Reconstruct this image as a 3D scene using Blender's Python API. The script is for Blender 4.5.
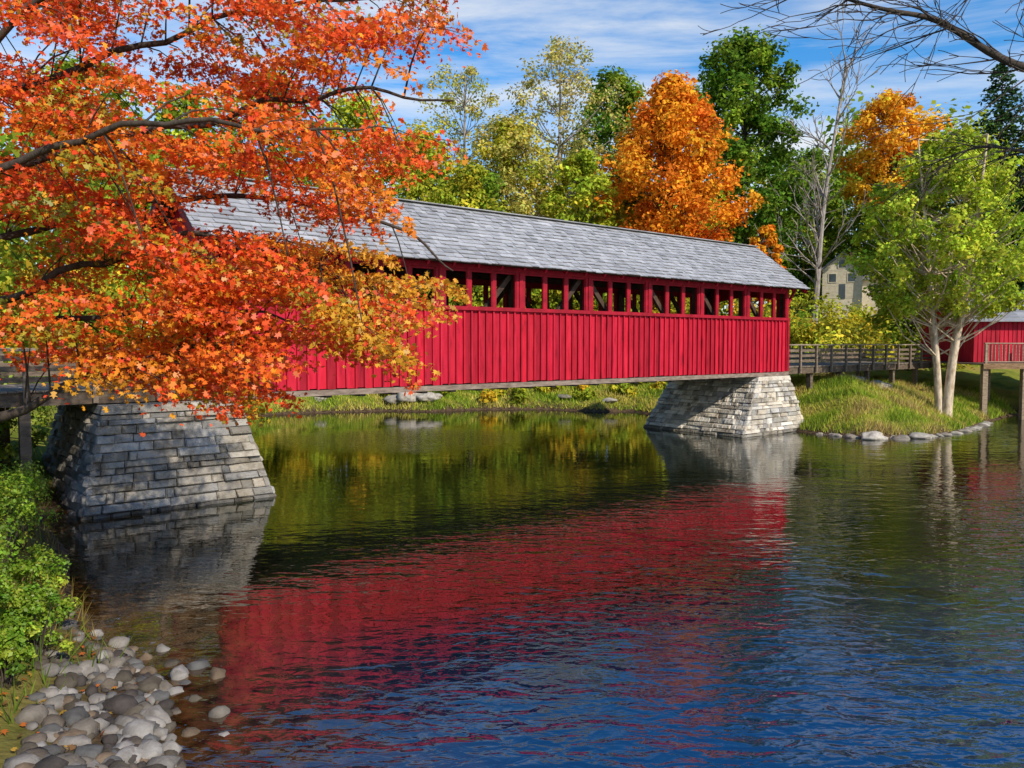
import bpy, math, random
import numpy as np
from mathutils import Vector, noise
random.seed(7); rng=np.random.default_rng(7)
scene=bpy.context.scene
for o in list(bpy.data.objects): bpy.data.objects.remove(o)
COL=scene.collection
CAMH=4.2
BR=math.atan2(0.632,0.775)
P0=(-7.6,21.9)
cd,sd=math.cos(BR),math.sin(BR)
def W(u,v): return (P0[0]+u*cd-v*sd, P0[1]+u*sd+v*cd)

# ---------------------------------------------------------------- materials
def newmat(name):
    m=bpy.data.materials.new(name); m.use_nodes=True
    nt=m.node_tree; nt.nodes.clear()
    out=nt.nodes.new('ShaderNodeOutputMaterial')
    return m,nt,out
def N(nt,t,**kw):
    n=nt.nodes.new(t)
    for k,v in kw.items(): setattr(n,k,v)
    return n
def ramp(nt,stops):
    r=N(nt,'ShaderNodeValToRGB')
    e=r.color_ramp.elements
    while len(e)<len(stops): e.new(0.5)
    for i,(p,c) in enumerate(stops):
        e[i].position=p; e[i].color=(c[0],c[1],c[2],1)
    return r
def noisenode(nt,scale,detail=4,rough=0.55,vec=None,mscale=None):
    n=N(nt,'ShaderNodeTexNoise'); n.inputs['Scale'].default_value=scale
    n.inputs['Detail'].default_value=detail; n.inputs['Roughness'].default_value=rough
    tc=N(nt,'ShaderNodeTexCoord')
    if mscale:
        mp=N(nt,'ShaderNodeMapping'); mp.inputs['Scale'].default_value=mscale
        nt.links.new(tc.outputs['Object'],mp.inputs['Vector']); nt.links.new(mp.outputs['Vector'],n.inputs['Vector'])
    else: nt.links.new(tc.outputs['Object'],n.inputs['Vector'])
    return n
def surf_mat(name,stops,scale=3,mscale=None,rough=0.8,bump=0.3,bscale=20,bdist=0.02,attr=False,spec=0.3,detail=4):
    m,nt,out=newmat(name)
    b=N(nt,'ShaderNodeBsdfPrincipled'); b.inputs['Roughness'].default_value=rough
    b.inputs['Specular IOR Level'].default_value=spec
    n=noisenode(nt,scale,detail,0.6,mscale=mscale)
    r=ramp(nt,stops); nt.links.new(n.outputs['Fac'],r.inputs['Fac'])
    col=r.outputs['Color']
    if attr:
        a=N(nt,'ShaderNodeAttribute'); a.attribute_name='Col'
        mx=N(nt,'ShaderNodeMix',data_type='RGBA',blend_type='MULTIPLY'); mx.inputs['Factor'].default_value=1
        nt.links.new(col,mx.inputs['A']); nt.links.new(a.outputs['Color'],mx.inputs['B'])
        col=mx.outputs['Result']
    nt.links.new(col,b.inputs['Base Color'])
    if bump>0:
        n2=noisenode(nt,bscale,4,0.6,mscale=mscale)
        bp=N(nt,'ShaderNodeBump'); bp.inputs['Strength'].default_value=bump; bp.inputs['Distance'].default_value=bdist
        nt.links.new(n2.outputs['Fac'],bp.inputs['Height']); nt.links.new(bp.outputs['Normal'],b.inputs['Normal'])
    nt.links.new(b.outputs['BSDF'],out.inputs['Surface'])
    return m
def leaf_mat(name,trans=0.35,far=False):
    m,nt,out=newmat(name)
    a=N(nt,'ShaderNodeAttribute'); a.attribute_name='Col'
    d=N(nt,'ShaderNodeBsdfDiffuse')
    t=N(nt,'ShaderNodeBsdfTranslucent')
    mx=N(nt,'ShaderNodeMixShader'); mx.inputs[0].default_value=trans
    nt.links.new(a.outputs['Color'],d.inputs['Color']); nt.links.new(a.outputs['Color'],t.inputs['Color'])
    nt.links.new(d.outputs['BSDF'],mx.inputs[1]); nt.links.new(t.outputs['BSDF'],mx.inputs[2])
    if far: nt.links.new(mx.outputs[0],out.inputs['Surface'])
    else:
        g=N(nt,'ShaderNodeBsdfGlossy'); g.inputs['Roughness'].default_value=0.45; g.inputs['Color'].default_value=(1,1,1,1)
        m2=N(nt,'ShaderNodeMixShader'); m2.inputs[0].default_value=0.02
        nt.links.new(mx.outputs[0],m2.inputs[1]); nt.links.new(g.outputs[0],m2.inputs[2]); nt.links.new(m2.outputs[0],out.inputs['Surface'])
    return m
M_leaf=leaf_mat('leaf_material',0.38); M_far=leaf_mat('far_leaf_material',0.36,True); M_grass=leaf_mat('grass_blade_material',0.3,True)
M_bark=surf_mat('dark_bark',[(0.3,(0.025,0.018,0.013)),(0.7,(0.085,0.065,0.05))],4,(3,3,0.6),0.9,0.6,12)
M_pale=surf_mat('pale_bark',[(0.3,(0.30,0.21,0.12)),(0.6,(0.66,0.53,0.38))],3,(2,2,0.7),0.8,0.4,12)
M_grey_bark=surf_mat('grey_bark',[(0.3,(0.16,0.13,0.11)),(0.7,(0.42,0.37,0.32))],3,(2,2,0.7),0.8,0.4,12)
M_red=surf_mat('red_painted_boards',[(0.25,(0.17,0.004,0.012)),(0.45,(0.44,0.008,0.026)),(0.8,(0.58,0.020,0.050))],2.2,(3,3,0.45),0.65,0.35,18,0.012,attr=True,spec=.2)
M_redtrim=surf_mat('red_painted_trim',[(0.3,(0.19,0.005,0.012)),(0.7,(0.38,0.009,0.026))],3,None,0.65,0.2,25,0.01,spec=.2)
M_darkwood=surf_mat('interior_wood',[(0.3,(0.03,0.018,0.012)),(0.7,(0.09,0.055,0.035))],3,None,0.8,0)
M_grey=surf_mat('weathered_wood',[(0.3,(0.13,0.10,0.075)),(0.7,(0.34,0.28,0.22))],3,(1,4,4),0.85,0.4,15,attr=True)
M_shingle=surf_mat('roof_shingles',[(0.3,(0.72,0.72,0.74)),(0.7,(1,1,1))],5,(0.6,3,3),0.6,0.4,20,0.015,attr=True)
M_stone=surf_mat('pier_stone',[(0.30,(0.28,0.24,0.19)),(0.46,(0.74,0.69,0.61)),(0.72,(1,.97,.92))],1.9,None,0.9,1.0,6,0.10,attr=True,detail=6)
M_mortar=surf_mat('mortar',[(0.3,(0.05,0.045,0.04)),(0.7,(0.12,0.11,0.1))],5,None,0.95,0)
M_rock=surf_mat('river_rock_stone',[(0.25,(0.45,0.42,0.38)),(0.6,(0.9,0.87,0.82)),(0.8,(1,1,1))],6,None,0.85,0.8,14,0.02,attr=True)
M_white=surf_mat('cream_clapboard',[(0.3,(0.48,0.42,0.30)),(0.7,(0.64,0.56,0.42))],2,None,0.7,0)
M_glass=surf_mat('window_glass',[(0.3,(0.02,0.025,0.03)),(0.7,(0.04,0.045,0.05))],2,None,0.1,0.0,spec=0.6)

# ---------------------------------------------------------------- mesh helpers
class MB:
    def __init__(s): s.v=[]; s.f=[]; s.c=[]
    def box(s,x0,x1,y0,y1,z0,z1,c=(1,1,1)):
        i=len(s.v)
        s.v+=[(x0,y0,z0),(x1,y0,z0),(x1,y1,z0),(x0,y1,z0),(x0,y0,z1),(x1,y0,z1),(x1,y1,z1),(x0,y1,z1)]
        s.c+=[c]*8
        s.f+=[(i,i+3,i+2,i+1),(i+4,i+5,i+6,i+7),(i,i+1,i+5,i+4),(i+1,i+2,i+6,i+5),(i+2,i+3,i+7,i+6),(i+3,i,i+4,i+7)]
    def hexa(s,p,c=(1,1,1)):
        i=len(s.v); s.v+=[tuple(q) for q in p]; s.c+=[c]*8
        s.f+=[(i,i+3,i+2,i+1),(i+4,i+5,i+6,i+7),(i,i+1,i+5,i+4),(i+1,i+2,i+6,i+5),(i+2,i+3,i+7,i+6),(i+3,i,i+4,i+7)]
    def beam(s,a,b,w,h=None,c=(1,1,1)):
        h=h or w; a=Vector(a); b=Vector(b); d=(b-a).normalized()
        up=Vector((0,0,1)) if abs(d.z)<0.95 else Vector((1,0,0))
        x=d.cross(up).normalized()*w/2; y=x.cross(d).normalized()*h/2
        s.hexa([a-x-y,a+x-y,a+x+y,a-x+y,b-x-y,b+x-y,b+x+y,b-x+y],c)
    def tube(s,pts,rad,n=6,c=(1,1,1)):
        pts=[Vector(p) for p in pts]; i0=len(s.v)
        for k,p in enumerate(pts):
            d=(pts[min(k+1,len(pts)-1)]-pts[max(k-1,0)])
            if d.length<1e-6: d=Vector((0,0,1))
            d.normalize(); up=Vector((0,0,1)) if abs(d.z)<0.9 else Vector((1,0,0))
            x=d.cross(up).normalized(); y=x.cross(d)
            for j in range(n):
                a=2*math.pi*j/n
                s.v.append(tuple(p+(x*math.cos(a)+y*math.sin(a))*rad[k])); s.c.append(c)
        for k in range(len(pts)-1):
            for j in range(n):
                a=i0+k*n+j; b=i0+k*n+(j+1)%n
                s.f.append((a,b,b+n,a+n))
    def obj(s,name,mat,parent=None,smooth=False):
        me=bpy.data.meshes.new(name); me.from_pydata(s.v,[],s.f); me.update()
        ca=me.color_attributes.new('Col','FLOAT_COLOR','POINT')
        ca.data.foreach_set('color',np.hstack([np.array(s.c,dtype=np.float32).reshape(-1,3),np.ones((len(s.v),1),np.float32)]).ravel())
        if smooth: me.polygons.foreach_set('use_smooth',[True]*len(me.polygons))
        me.materials.append(mat); o=bpy.data.objects.new(name,me); COL.objects.link(o)
        if parent: o.parent=parent
        return o
def empty(name,loc=(0,0,0),rz=0):
    e=bpy.data.objects.new(name,None); e.location=loc; e.rotation_euler=(0,0,rz); e.empty_display_size=0.3
    COL.objects.link(e); return e
def np_mesh(name,V,k,C,mat,parent=None):
    n=V.shape[0]; me=bpy.data.meshes.new(name)
    me.vertices.add(n*k); me.vertices.foreach_set('co',V.astype(np.float32).ravel())
    me.loops.add(n*k); me.loops.foreach_set('vertex_index',np.arange(n*k,dtype=np.int32))
    me.polygons.add(n); me.polygons.foreach_set('loop_start',np.arange(0,n*k,k,dtype=np.int32))
    me.update(calc_edges=True)
    ca=me.color_attributes.new('Col','FLOAT_COLOR','POINT')
    CC=np.repeat(np.clip(C,0,1),k,axis=0); CC=np.hstack([CC,np.ones((n*k,1))]).astype(np.float32)
    ca.data.foreach_set('color',CC.ravel())
    me.materials.append(mat); o=bpy.data.objects.new(name,me); COL.objects.link(o)
    if parent: o.parent=parent
    return o
MAPLE=np.array([(0,-.5),(.42,-.3),(.2,.0),(.52,.28),(.16,.22),(0,.62),(-.16,.22),(-.52,.28),(-.2,.0),(-.42,-.3)])
LEAF=np.array([(0,-.5),(.32,-.02),(0,.5),(-.32,.02)])
CLUMP=np.array([(-.05,-.5),(.2,-.12),(.5,.05),(.05,.5),(-.14,.16),(-.48,.05)])
def leaf_polys(P,Nn,S,T,curl=0.3):
    n=len(P); Nn=Nn/np.linalg.norm(Nn,axis=1,keepdims=True)
    r=rng.normal(size=(n,3)); A=np.cross(Nn,r); A/=np.linalg.norm(A,axis=1,keepdims=True)
    B=np.cross(Nn,A)
    r2=(T**2).sum(1)
    return P[:,None,:]+S[:,None,None]*(A[:,None,:]*T[None,:,0:1]+B[:,None,:]*T[None,:,1:2]-Nn[:,None,:]*(curl*r2)[None,:,None])
def leafcloud(centers,radii,n_each,size,pal,flat=1.0,var=0.25,up=0.5,pal_idx=None):
    P=[];NN=[];S=[];C=[]
    pal=np.array(pal,float)
    for i,(c,r) in enumerate(zip(centers,radii)):
        n=n_each if np.isscalar(n_each) else n_each[i]
        d=rng.normal(size=(n,3)); d/=np.linalg.norm(d,axis=1,keepdims=True)
        rr=rng.random(n)**0.5*rng.uniform(.8,1.2,n)
        p=d*rr[:,None]*r; p[:,2]*=flat
        P.append(p+c)
        NN.append(d*0.8+np.array([0,0,up])+rng.normal(size=(n,3))*0.5)
        S.append(size*rng.uniform(0.6,1.3,n))
        base=pal[rng.integers(len(pal))] if pal_idx is None else pal[pal_idx[i]]
        base2=pal[rng.integers(len(pal))] if pal_idx is None else base
        base=base*0.75+base2*0.25
        k=rng.uniform(1-var,1+var)
        col=base[None]*k*rng.uniform(0.7,1.3,(n,1))*(1+rng.normal(size=(n,3))*0.08)
        C.append(col)
    return np.vstack(P),np.vstack(NN),np.concatenate(S),np.vstack(C)

# ---------------------------------------------------------------- terrain
POLY=np.array([(0,3),(-2.2,5.5),(-3.3,7.6),(-4.4,9.7),(-6.0,11.4),(-7.4,13.2),(-9.0,16),(-11.2,18.8),(-12.6,24),(-14,31),(-15.5,39),(-16,46),
 (-12,48.6),(-8,50),(-5,49.3),(-2,51),(2,51.2),(5,49.6),(7.5,49.5),(9.6,44.5),(11.5,41.5),(13.6,38.6),(14.6,36.6),(16,35.4),(18.6,35.8),(21,37.6),(23.2,40),(26,43.2),(29,46.5),(34,50),(60,55),(95,52),(95,2),(5,1.5)],float)
def sdist(x,y):
    x=np.asarray(x,float); y=np.asarray(y,float)
    best=np.full(x.shape,1e9); ins=np.zeros(x.shape,bool); n=len(POLY)
    for i in range(n):
        ax,ay=POLY[i]; bx,by=POLY[(i+1)%n]; dx,dy=bx-ax,by-ay
        t=np.clip(((x-ax)*dx+(y-ay)*dy)/(dx*dx+dy*dy),0,1)
        best=np.minimum(best,np.hypot(x-ax-t*dx,y-ay-t*dy))
        if abs(by-ay)>1e-9:
            cr=((ay>y)!=(by>y))&(x<(bx-ax)*(y-ay)/(by-ay)+ax); ins^=cr
    return np.where(ins,-best,best)
def height(x,y):
    x=np.asarray(x,float); y=np.asarray(y,float)
    d=sdist(x,y)
    w=0.12*np.sin(x*1.7+y*0.6)*np.cos(y*1.3-x*0.4)+0.06*np.sin(x*4.1+1)*np.sin(y*3.7)
    dd=np.clip(d,0,None)
    h=1.5*(1-np.exp(-dd/2.4))+0.05*np.minimum(dd,25)+0.015*np.clip(dd-25,0,200)+w*(1-np.exp(-dd/1.0))
    h+=6.5*np.exp(-((x-36)**2/420+(y-86)**2/420))*np.clip(dd/10,0,1)
    h+=0.7*np.exp(-((x-17.0)**2/12+(y-41.8)**2/12))*np.clip(dd/2.5,0,1)
    h+=1.4*np.exp(-((x+17)**2/20+(y-15)**2/20))*np.clip(dd/3,0,1)
    bch=np.exp(-((x+4.6)**2/3.0+(y-8.3)**2/5)); h=h*(1-0.55*bch)
    return np.where(d>0,h,np.maximum(d*0.45,-1.8))
def axis(a,b,c0,c1,fine,n_out):
    core=np.arange(c0,c1,fine)
    lo=c0-(c0-a)*(np.linspace(1,0,n_out,endpoint=False)**2.2)
    hi=c1+(b-c1)*(np.linspace(0,1,n_out)**2.2)
    return np.concatenate([lo,core,hi])
xs=axis(-900,900,-26,42,0.35,40); ys=axis(-300,1500,-4,62,0.35,45)
X,Y=np.meshgrid(xs,ys); Z=height(X,Y)
nx,ny=len(xs),len(ys)
V=np.stack([X,Y,Z],-1).reshape(-1,3)
idx=np.arange(nx*ny).reshape(ny,nx)
F=np.stack([idx[:-1,:-1],idx[:-1,1:],idx[1:,1:],idx[1:,:-1]],-1).reshape(-1,4)
me=bpy.data.meshes.new('ground'); me.vertices.add(len(V)); me.vertices.foreach_set('co',V.astype(np.float32).ravel())
me.loops.add(F.size); me.loops.foreach_set('vertex_index',F.astype(np.int32).ravel())
me.polygons.add(len(F)); me.polygons.foreach_set('loop_start',np.arange(0,F.size,4,dtype=np.int32)); me.update(calc_edges=True)
me.polygons.foreach_set('use_smooth',np.ones(len(F),bool))
ground=bpy.data.objects.new('ground',me); COL.objects.link(ground)
m,nt,out=newmat('ground_soil_and_grass')
b=N(nt,'ShaderNodeBsdfPrincipled'); b.inputs['Roughness'].default_value=0.95; b.inputs['Specular IOR Level'].default_value=0.1
n1=noisenode(nt,0.6,6); r1=ramp(nt,[(0.3,(0.08,0.11,0.015)),(0.5,(0.20,0.21,0.03)),(0.7,(0.24,0.18,0.05))]); nt.links.new(n1.outputs['Fac'],r1.inputs['Fac'])
n2=noisenode(nt,6,6); r2=ramp(nt,[(0.3,(0.03,0.018,0.010)),(0.7,(0.13,0.085,0.05))]); nt.links.new(n2.outputs['Fac'],r2.inputs['Fac'])
tc=N(nt,'ShaderNodeTexCoord'); sx=N(nt,'ShaderNodeSeparateXYZ'); nt.links.new(tc.outputs['Object'],sx.inputs[0])
mr=N(nt,'ShaderNodeMapRange'); mr.inputs['From Min'].default_value=0.15; mr.inputs['From Max'].default_value=0.7; nt.links.new(sx.outputs['Z'],mr.inputs['Value'])
mx=N(nt,'ShaderNodeMix',data_type='RGBA'); nt.links.new(mr.outputs['Result'],mx.inputs['Factor']); nt.links.new(r2.outputs['Color'],mx.inputs['A']); nt.links.new(r1.outputs['Color'],mx.inputs['B'])
nt.links.new(mx.outputs['Result'],b.inputs['Base Color'])
bp=N(nt,'ShaderNodeBump'); bp.inputs['Strength'].default_value=0.8; bp.inputs['Distance'].default_value=0.08; nt.links.new(n2.outputs['Fac'],bp.inputs['Height']); nt.links.new(bp.outputs['Normal'],b.inputs['Normal'])
nt.links.new(b.outputs['BSDF'],out.inputs['Surface']); me.materials.append(m)

# ---------------------------------------------------------------- water
wb=MB(); wb.v=[(-40,-3,0),(140,-3,0),(140,75,0),(-40,75,0)]; wb.f=[(0,1,2,3)]; wb.c=[(1,1,1)]*4
m,nt,out=newmat('river_water')
b=N(nt,'ShaderNodeBsdfPrincipled'); b.inputs['Roughness'].default_value=0.01; b.inputs['IOR'].default_value=2.3
tc=N(nt,'ShaderNodeTexCoord')
sx=N(nt,'ShaderNodeSeparateXYZ'); nt.links.new(tc.outputs['Object'],sx.inputs[0])
a2=N(nt,'ShaderNodeMath',operation='MULTIPLY_ADD'); nt.links.new(sx.outputs['Y'],a2.inputs[0]); a2.inputs[1].default_value=-0.45; nt.links.new(sx.outputs['X'],a2.inputs[2])
# blue of reflected sky painted into the near water's colour; farther water dark green
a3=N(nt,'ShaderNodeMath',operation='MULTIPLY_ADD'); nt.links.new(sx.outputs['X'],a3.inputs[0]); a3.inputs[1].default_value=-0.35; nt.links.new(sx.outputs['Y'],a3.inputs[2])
sky_tint=N(nt,'ShaderNodeMapRange'); sky_tint.inputs['From Min'].default_value=13.0; sky_tint.inputs['From Max'].default_value=7.5; nt.links.new(a3.outputs[0],sky_tint.inputs['Value'])
mc=N(nt,'ShaderNodeMix',data_type='RGBA'); nt.links.new(sky_tint.outputs['Result'],mc.inputs['Factor']); mc.inputs['A'].default_value=(.005,.009,.003,1); mc.inputs['B'].default_value=(.002,.016,.060,1)
ad=N(nt,'ShaderNodeMath',operation='MULTIPLY_ADD'); nt.links.new(sx.outputs['Y'],ad.inputs[0]); ad.inputs[1].default_value=0.62; nt.links.new(sx.outputs['X'],ad.inputs[2])
mr=N(nt,'ShaderNodeMapRange'); mr.inputs['From Min'].default_value=5.0; mr.inputs['From Max'].default_value=1.8; nt.links.new(ad.outputs[0],mr.inputs['Value'])
nb=noisenode(nt,3.5,5); rb=ramp(nt,[(0.35,(0.014,0.007,0.002)),(0.7,(0.10,0.050,0.014))]); nt.links.new(nb.outputs['Fac'],rb.inputs['Fac'])
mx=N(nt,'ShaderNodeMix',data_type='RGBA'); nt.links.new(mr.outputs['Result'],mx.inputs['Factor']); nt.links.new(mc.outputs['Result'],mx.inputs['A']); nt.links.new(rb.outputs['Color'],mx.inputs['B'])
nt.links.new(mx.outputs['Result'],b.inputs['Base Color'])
def wn(scale,ms,rot,detail,dist=0.0):
    mp=N(nt,'ShaderNodeMapping'); mp.inputs['Scale'].default_value=ms; mp.inputs['Rotation'].default_value=(0,0,rot)
    nt.links.new(tc.outputs['Object'],mp.inputs['Vector'])
    n=N(nt,'ShaderNodeTexNoise'); n.inputs['Scale'].default_value=scale; n.inputs['Detail'].default_value=detail; n.inputs['Distortion'].default_value=dist
    nt.links.new(mp.outputs['Vector'],n.inputs['Vector']); return n
w1=wn(1.5,(0.6,1.3,1),0.3,2,0.5); w2=wn(4.6,(0.7,1.3,1),-0.2,2.5,0.5); w3=wn(0.14,(0.7,1.2,1),0.4,2)
mask=N(nt,'ShaderNodeMapRange'); mask.inputs['From Min'].default_value=0.40; mask.inputs['From Max'].default_value=0.60; mask.inputs['To Min'].default_value=0.45; mask.inputs['To Max'].default_value=1.0
nt.links.new(w3.outputs['Fac'],mask.inputs['Value'])
mk2=N(nt,'ShaderNodeMapRange'); mk2.inputs['From Min'].default_value=-11; mk2.inputs['From Max'].default_value=-1; mk2.inputs['To Min'].default_value=0.28; mk2.inputs['To Max'].default_value=1.1; nt.links.new(a2.outputs[0],mk2.inputs['Value'])
mk3=N(nt,'ShaderNodeMapRange'); mk3.inputs['From Min'].default_value=9; mk3.inputs['From Max'].default_value=26; mk3.inputs['To Min'].default_value=1.2; mk3.inputs['To Max'].default_value=0.42; nt.links.new(sx.outputs['Y'],mk3.inputs['Value'])
m2=N(nt,'ShaderNodeMath',operation='MULTIPLY'); m2.inputs[1].default_value=0.42; nt.links.new(w2.outputs['Fac'],m2.inputs[0])
s1=N(nt,'ShaderNodeMath',operation='ADD'); nt.links.new(w1.outputs['Fac'],s1.inputs[0]); nt.links.new(m2.outputs[0],s1.inputs[1])
s2=N(nt,'ShaderNodeMath',operation='MULTIPLY'); nt.links.new(s1.outputs[0],s2.inputs[0]); nt.links.new(mask.outputs['Result'],s2.inputs[1])
s3=N(nt,'ShaderNodeMath',operation='MULTIPLY'); nt.links.new(s2.outputs[0],s3.inputs[0]); nt.links.new(mk2.outputs['Result'],s3.inputs[1])
s3b=N(nt,'ShaderNodeMath',operation='MULTIPLY'); nt.links.new(s3.outputs[0],s3b.inputs[0]); nt.links.new(mk3.outputs['Result'],s3b.inputs[1])
rf1=N(nt,'ShaderNodeMapRange'); rf1.interpolation_type='SMOOTHSTEP'
dv=N(nt,'ShaderNodeVectorMath',operation='DISTANCE'); 
mpp=N(nt,'ShaderNodeMapping'); mpp.inputs['Scale'].default_value=(1,1.2,1); nt.links.new(tc.outputs['Object'],mpp.inputs['Vector']); nt.links.new(mpp.outputs['Vector'],dv.inputs[0]); dv.inputs[1].default_value=(-4.5,35*1.2,0)
rf1.inputs['From Min'].default_value=7; rf1.inputs['From Max'].default_value=2; rf1.inputs['To Min'].default_value=0; rf1.inputs['To Max'].default_value=.6; nt.links.new(dv.outputs['Value'],rf1.inputs['Value'])
s4=N(nt,'ShaderNodeMath',operation='MULTIPLY_ADD'); nt.links.new(w2.outputs['Fac'],s4.inputs[0]); nt.links.new(rf1.outputs['Result'],s4.inputs[1]); nt.links.new(s3b.outputs[0],s4.inputs[2])
bp=N(nt,'ShaderNodeBump'); bp.inputs['Strength'].default_value=1.0; bp.inputs['Distance'].default_value=0.052
nt.links.new(s4.outputs[0],bp.inputs['Height']); nt.links.new(bp.outputs['Normal'],b.inputs['Normal'])
nt.links.new(b.outputs['BSDF'],out.inputs['Surface'])
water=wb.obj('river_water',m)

# ---------------------------------------------------------------- covered bridge
L=27.1; UL=-0.35; WID=4.9
ZB,ZS,ZW,ZR=2.88,5.33,6.86,9.26
bridge=empty('covered_bridge',(P0[0],P0[1],0),BR)
rnd=random.Random(3)
sid=MB(); trim=MB(); inn=MB()
def red(): 
    k=rnd.uniform(0.62,1.15); return (k,k*rnd.uniform(.85,1.15),k*rnd.uniform(.9,1.1))
for side in (0,1):
    vf=0 if side==0 else WID
    sg=-1 if side==0 else 1
    u=UL
    while u<L-0.01:
        w=min(0.31,L-u)
        o=rnd.uniform(0,0.015)
        a,bb=vf+sg*o, vf-sg*0.05
        sid.box(u+0.004,u+w-0.004,min(a,bb),max(a,bb),ZB+rnd.uniform(-0.03,0.02),ZS,red())
        a,bb=vf+sg*0.016,vf+sg*0.075
        sid.box(u+w-0.03,u+w+0.03,min(a,bb),max(a,bb),ZB+rnd.uniform(-0.025,0.015),ZS-0.01,red())
        u+=w
    a,bb=vf-sg*0.052,vf-sg*0.10
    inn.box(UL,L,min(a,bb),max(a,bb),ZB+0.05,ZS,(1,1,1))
    def tb(u0,u1,o0,o1,z0,z1):
        a,bb=vf+sg*o0,vf+sg*o1; trim.box(u0,u1,min(a,bb),max(a,bb),z0,z1)
    tb(UL-0.03,L+0.03,0.12,-0.12,ZS+0.002,ZS+0.13)
    tb(UL,L,0.06,-0.12,ZW-0.17,ZW)
    nb=8; bw=(L)/nb
    for i in range(nb):
        u0=i*bw
        pw=0.20
        tb(u0-pw if i>0 else UL,u0+pw,0.05,-0.12,ZS+0.132,ZW-0.172)
        if i>0: tb(u0-0.07,u0+0.07,0.085,0.052,ZS+0.134,ZW-0.174)
        inner=(bw-2*pw); ow=(inner-2*0.15)/3
        for k in (1,2):
            x=u0+pw+k*ow+(k-1)*0.15
            tb(x,x+0.15,0.03,-0.10,ZS+0.132,ZW-0.172)
        for k in range(3):
            x=u0+pw+k*(ow+0.15)
            tb(x+0.002,x+0.035,0.02,-0.05,ZS+0.134,ZW-0.174)
            tb(x+ow-0.035,x+ow-0.002,0.02,-0.05,ZS+0.134,ZW-0.174)
            tb(x+0.037,x+ow-0.037,0.018,-0.05,ZW-0.24,ZW-0.174)
    tb(L-0.20,L,0.05,-0.12,ZS+0.132,ZW-0.172)
    tb(L-0.14,L+0.02,0.115,0.078,ZB,ZS)
    tb(UL-0.02,UL+0.14,0.115,0.078,ZB,ZS)
for ue,sg in ((UL,-1),(L,1)):
    vC=WID/2
    nbd=22
    for k in range(nbd):
        v0=-0.02+k*(WID+0.04)/nbd; v1=v0+(WID+0.04)/nbd-0.006; vm=(v0+v1)/2
        top=ZW+0.12+(ZR-ZW-0.22)*(1-abs(vm-vC)/(WID/2+0.1))
        bot=ZB if (vm<0.55 or vm>WID-0.55) else 6.3+0.25*(1-((vm-vC)/1.9)**2)
        a,bb=ue+sg*0.0,ue+sg*0.05
        sid.box(min(a,bb)+sg*0.031,max(a,bb)+sg*0.031,v0,v1,bot,top,red())
deck=MB()
for k in range(90):
    u0=UL+k*(L-UL)/90; kk=rnd.uniform(.7,1.1)
    deck.box(u0,u0+(L-UL)/90-0.01,0.12,WID-0.12,ZB+0.2,ZB+0.27,(kk,kk,kk))
for v in (0.14,WID-0.40):
    deck.box(UL,L,v,v+0.26,ZB-0.02,ZB+0.19,(0.5,0.5,0.5))
deck.box(UL-0.05,L+0.02,-0.10,0.10,ZB-0.20,ZB-0.035,(0.9,0.85,0.85))
deck.box(UL-0.05,L+0.02,WID-0.10,WID+0.10,ZB-0.20,ZB-0.035,(1.1,1.1,1.1))
k=0.5
while k<L:
    deck.box(k,k+0.2,0.11,WID-0.11,ZB-0.28,ZB-0.03,(0.45,0.45,0.45)); k+=1.13
for v in (0.28,WID-0.28):
    for i in range(9):
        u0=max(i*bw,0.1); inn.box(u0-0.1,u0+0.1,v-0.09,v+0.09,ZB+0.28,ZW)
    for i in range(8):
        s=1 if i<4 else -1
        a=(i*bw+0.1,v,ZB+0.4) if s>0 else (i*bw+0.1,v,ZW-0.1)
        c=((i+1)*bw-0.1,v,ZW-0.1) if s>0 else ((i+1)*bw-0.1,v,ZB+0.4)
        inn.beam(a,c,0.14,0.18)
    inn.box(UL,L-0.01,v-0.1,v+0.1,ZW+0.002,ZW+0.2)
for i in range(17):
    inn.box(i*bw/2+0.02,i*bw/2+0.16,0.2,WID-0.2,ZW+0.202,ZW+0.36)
roofS=MB(); shing=MB()
OV=0.6; UE0,UE1=UL-0.7,L+0.85
vC=WID/2; run=WID/2+OV; zE=ZW+0.0
ln=math.hypot(run,ZR-0.10-zE); cx,cz=run/ln,(ZR-0.10-zE)/ln
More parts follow.
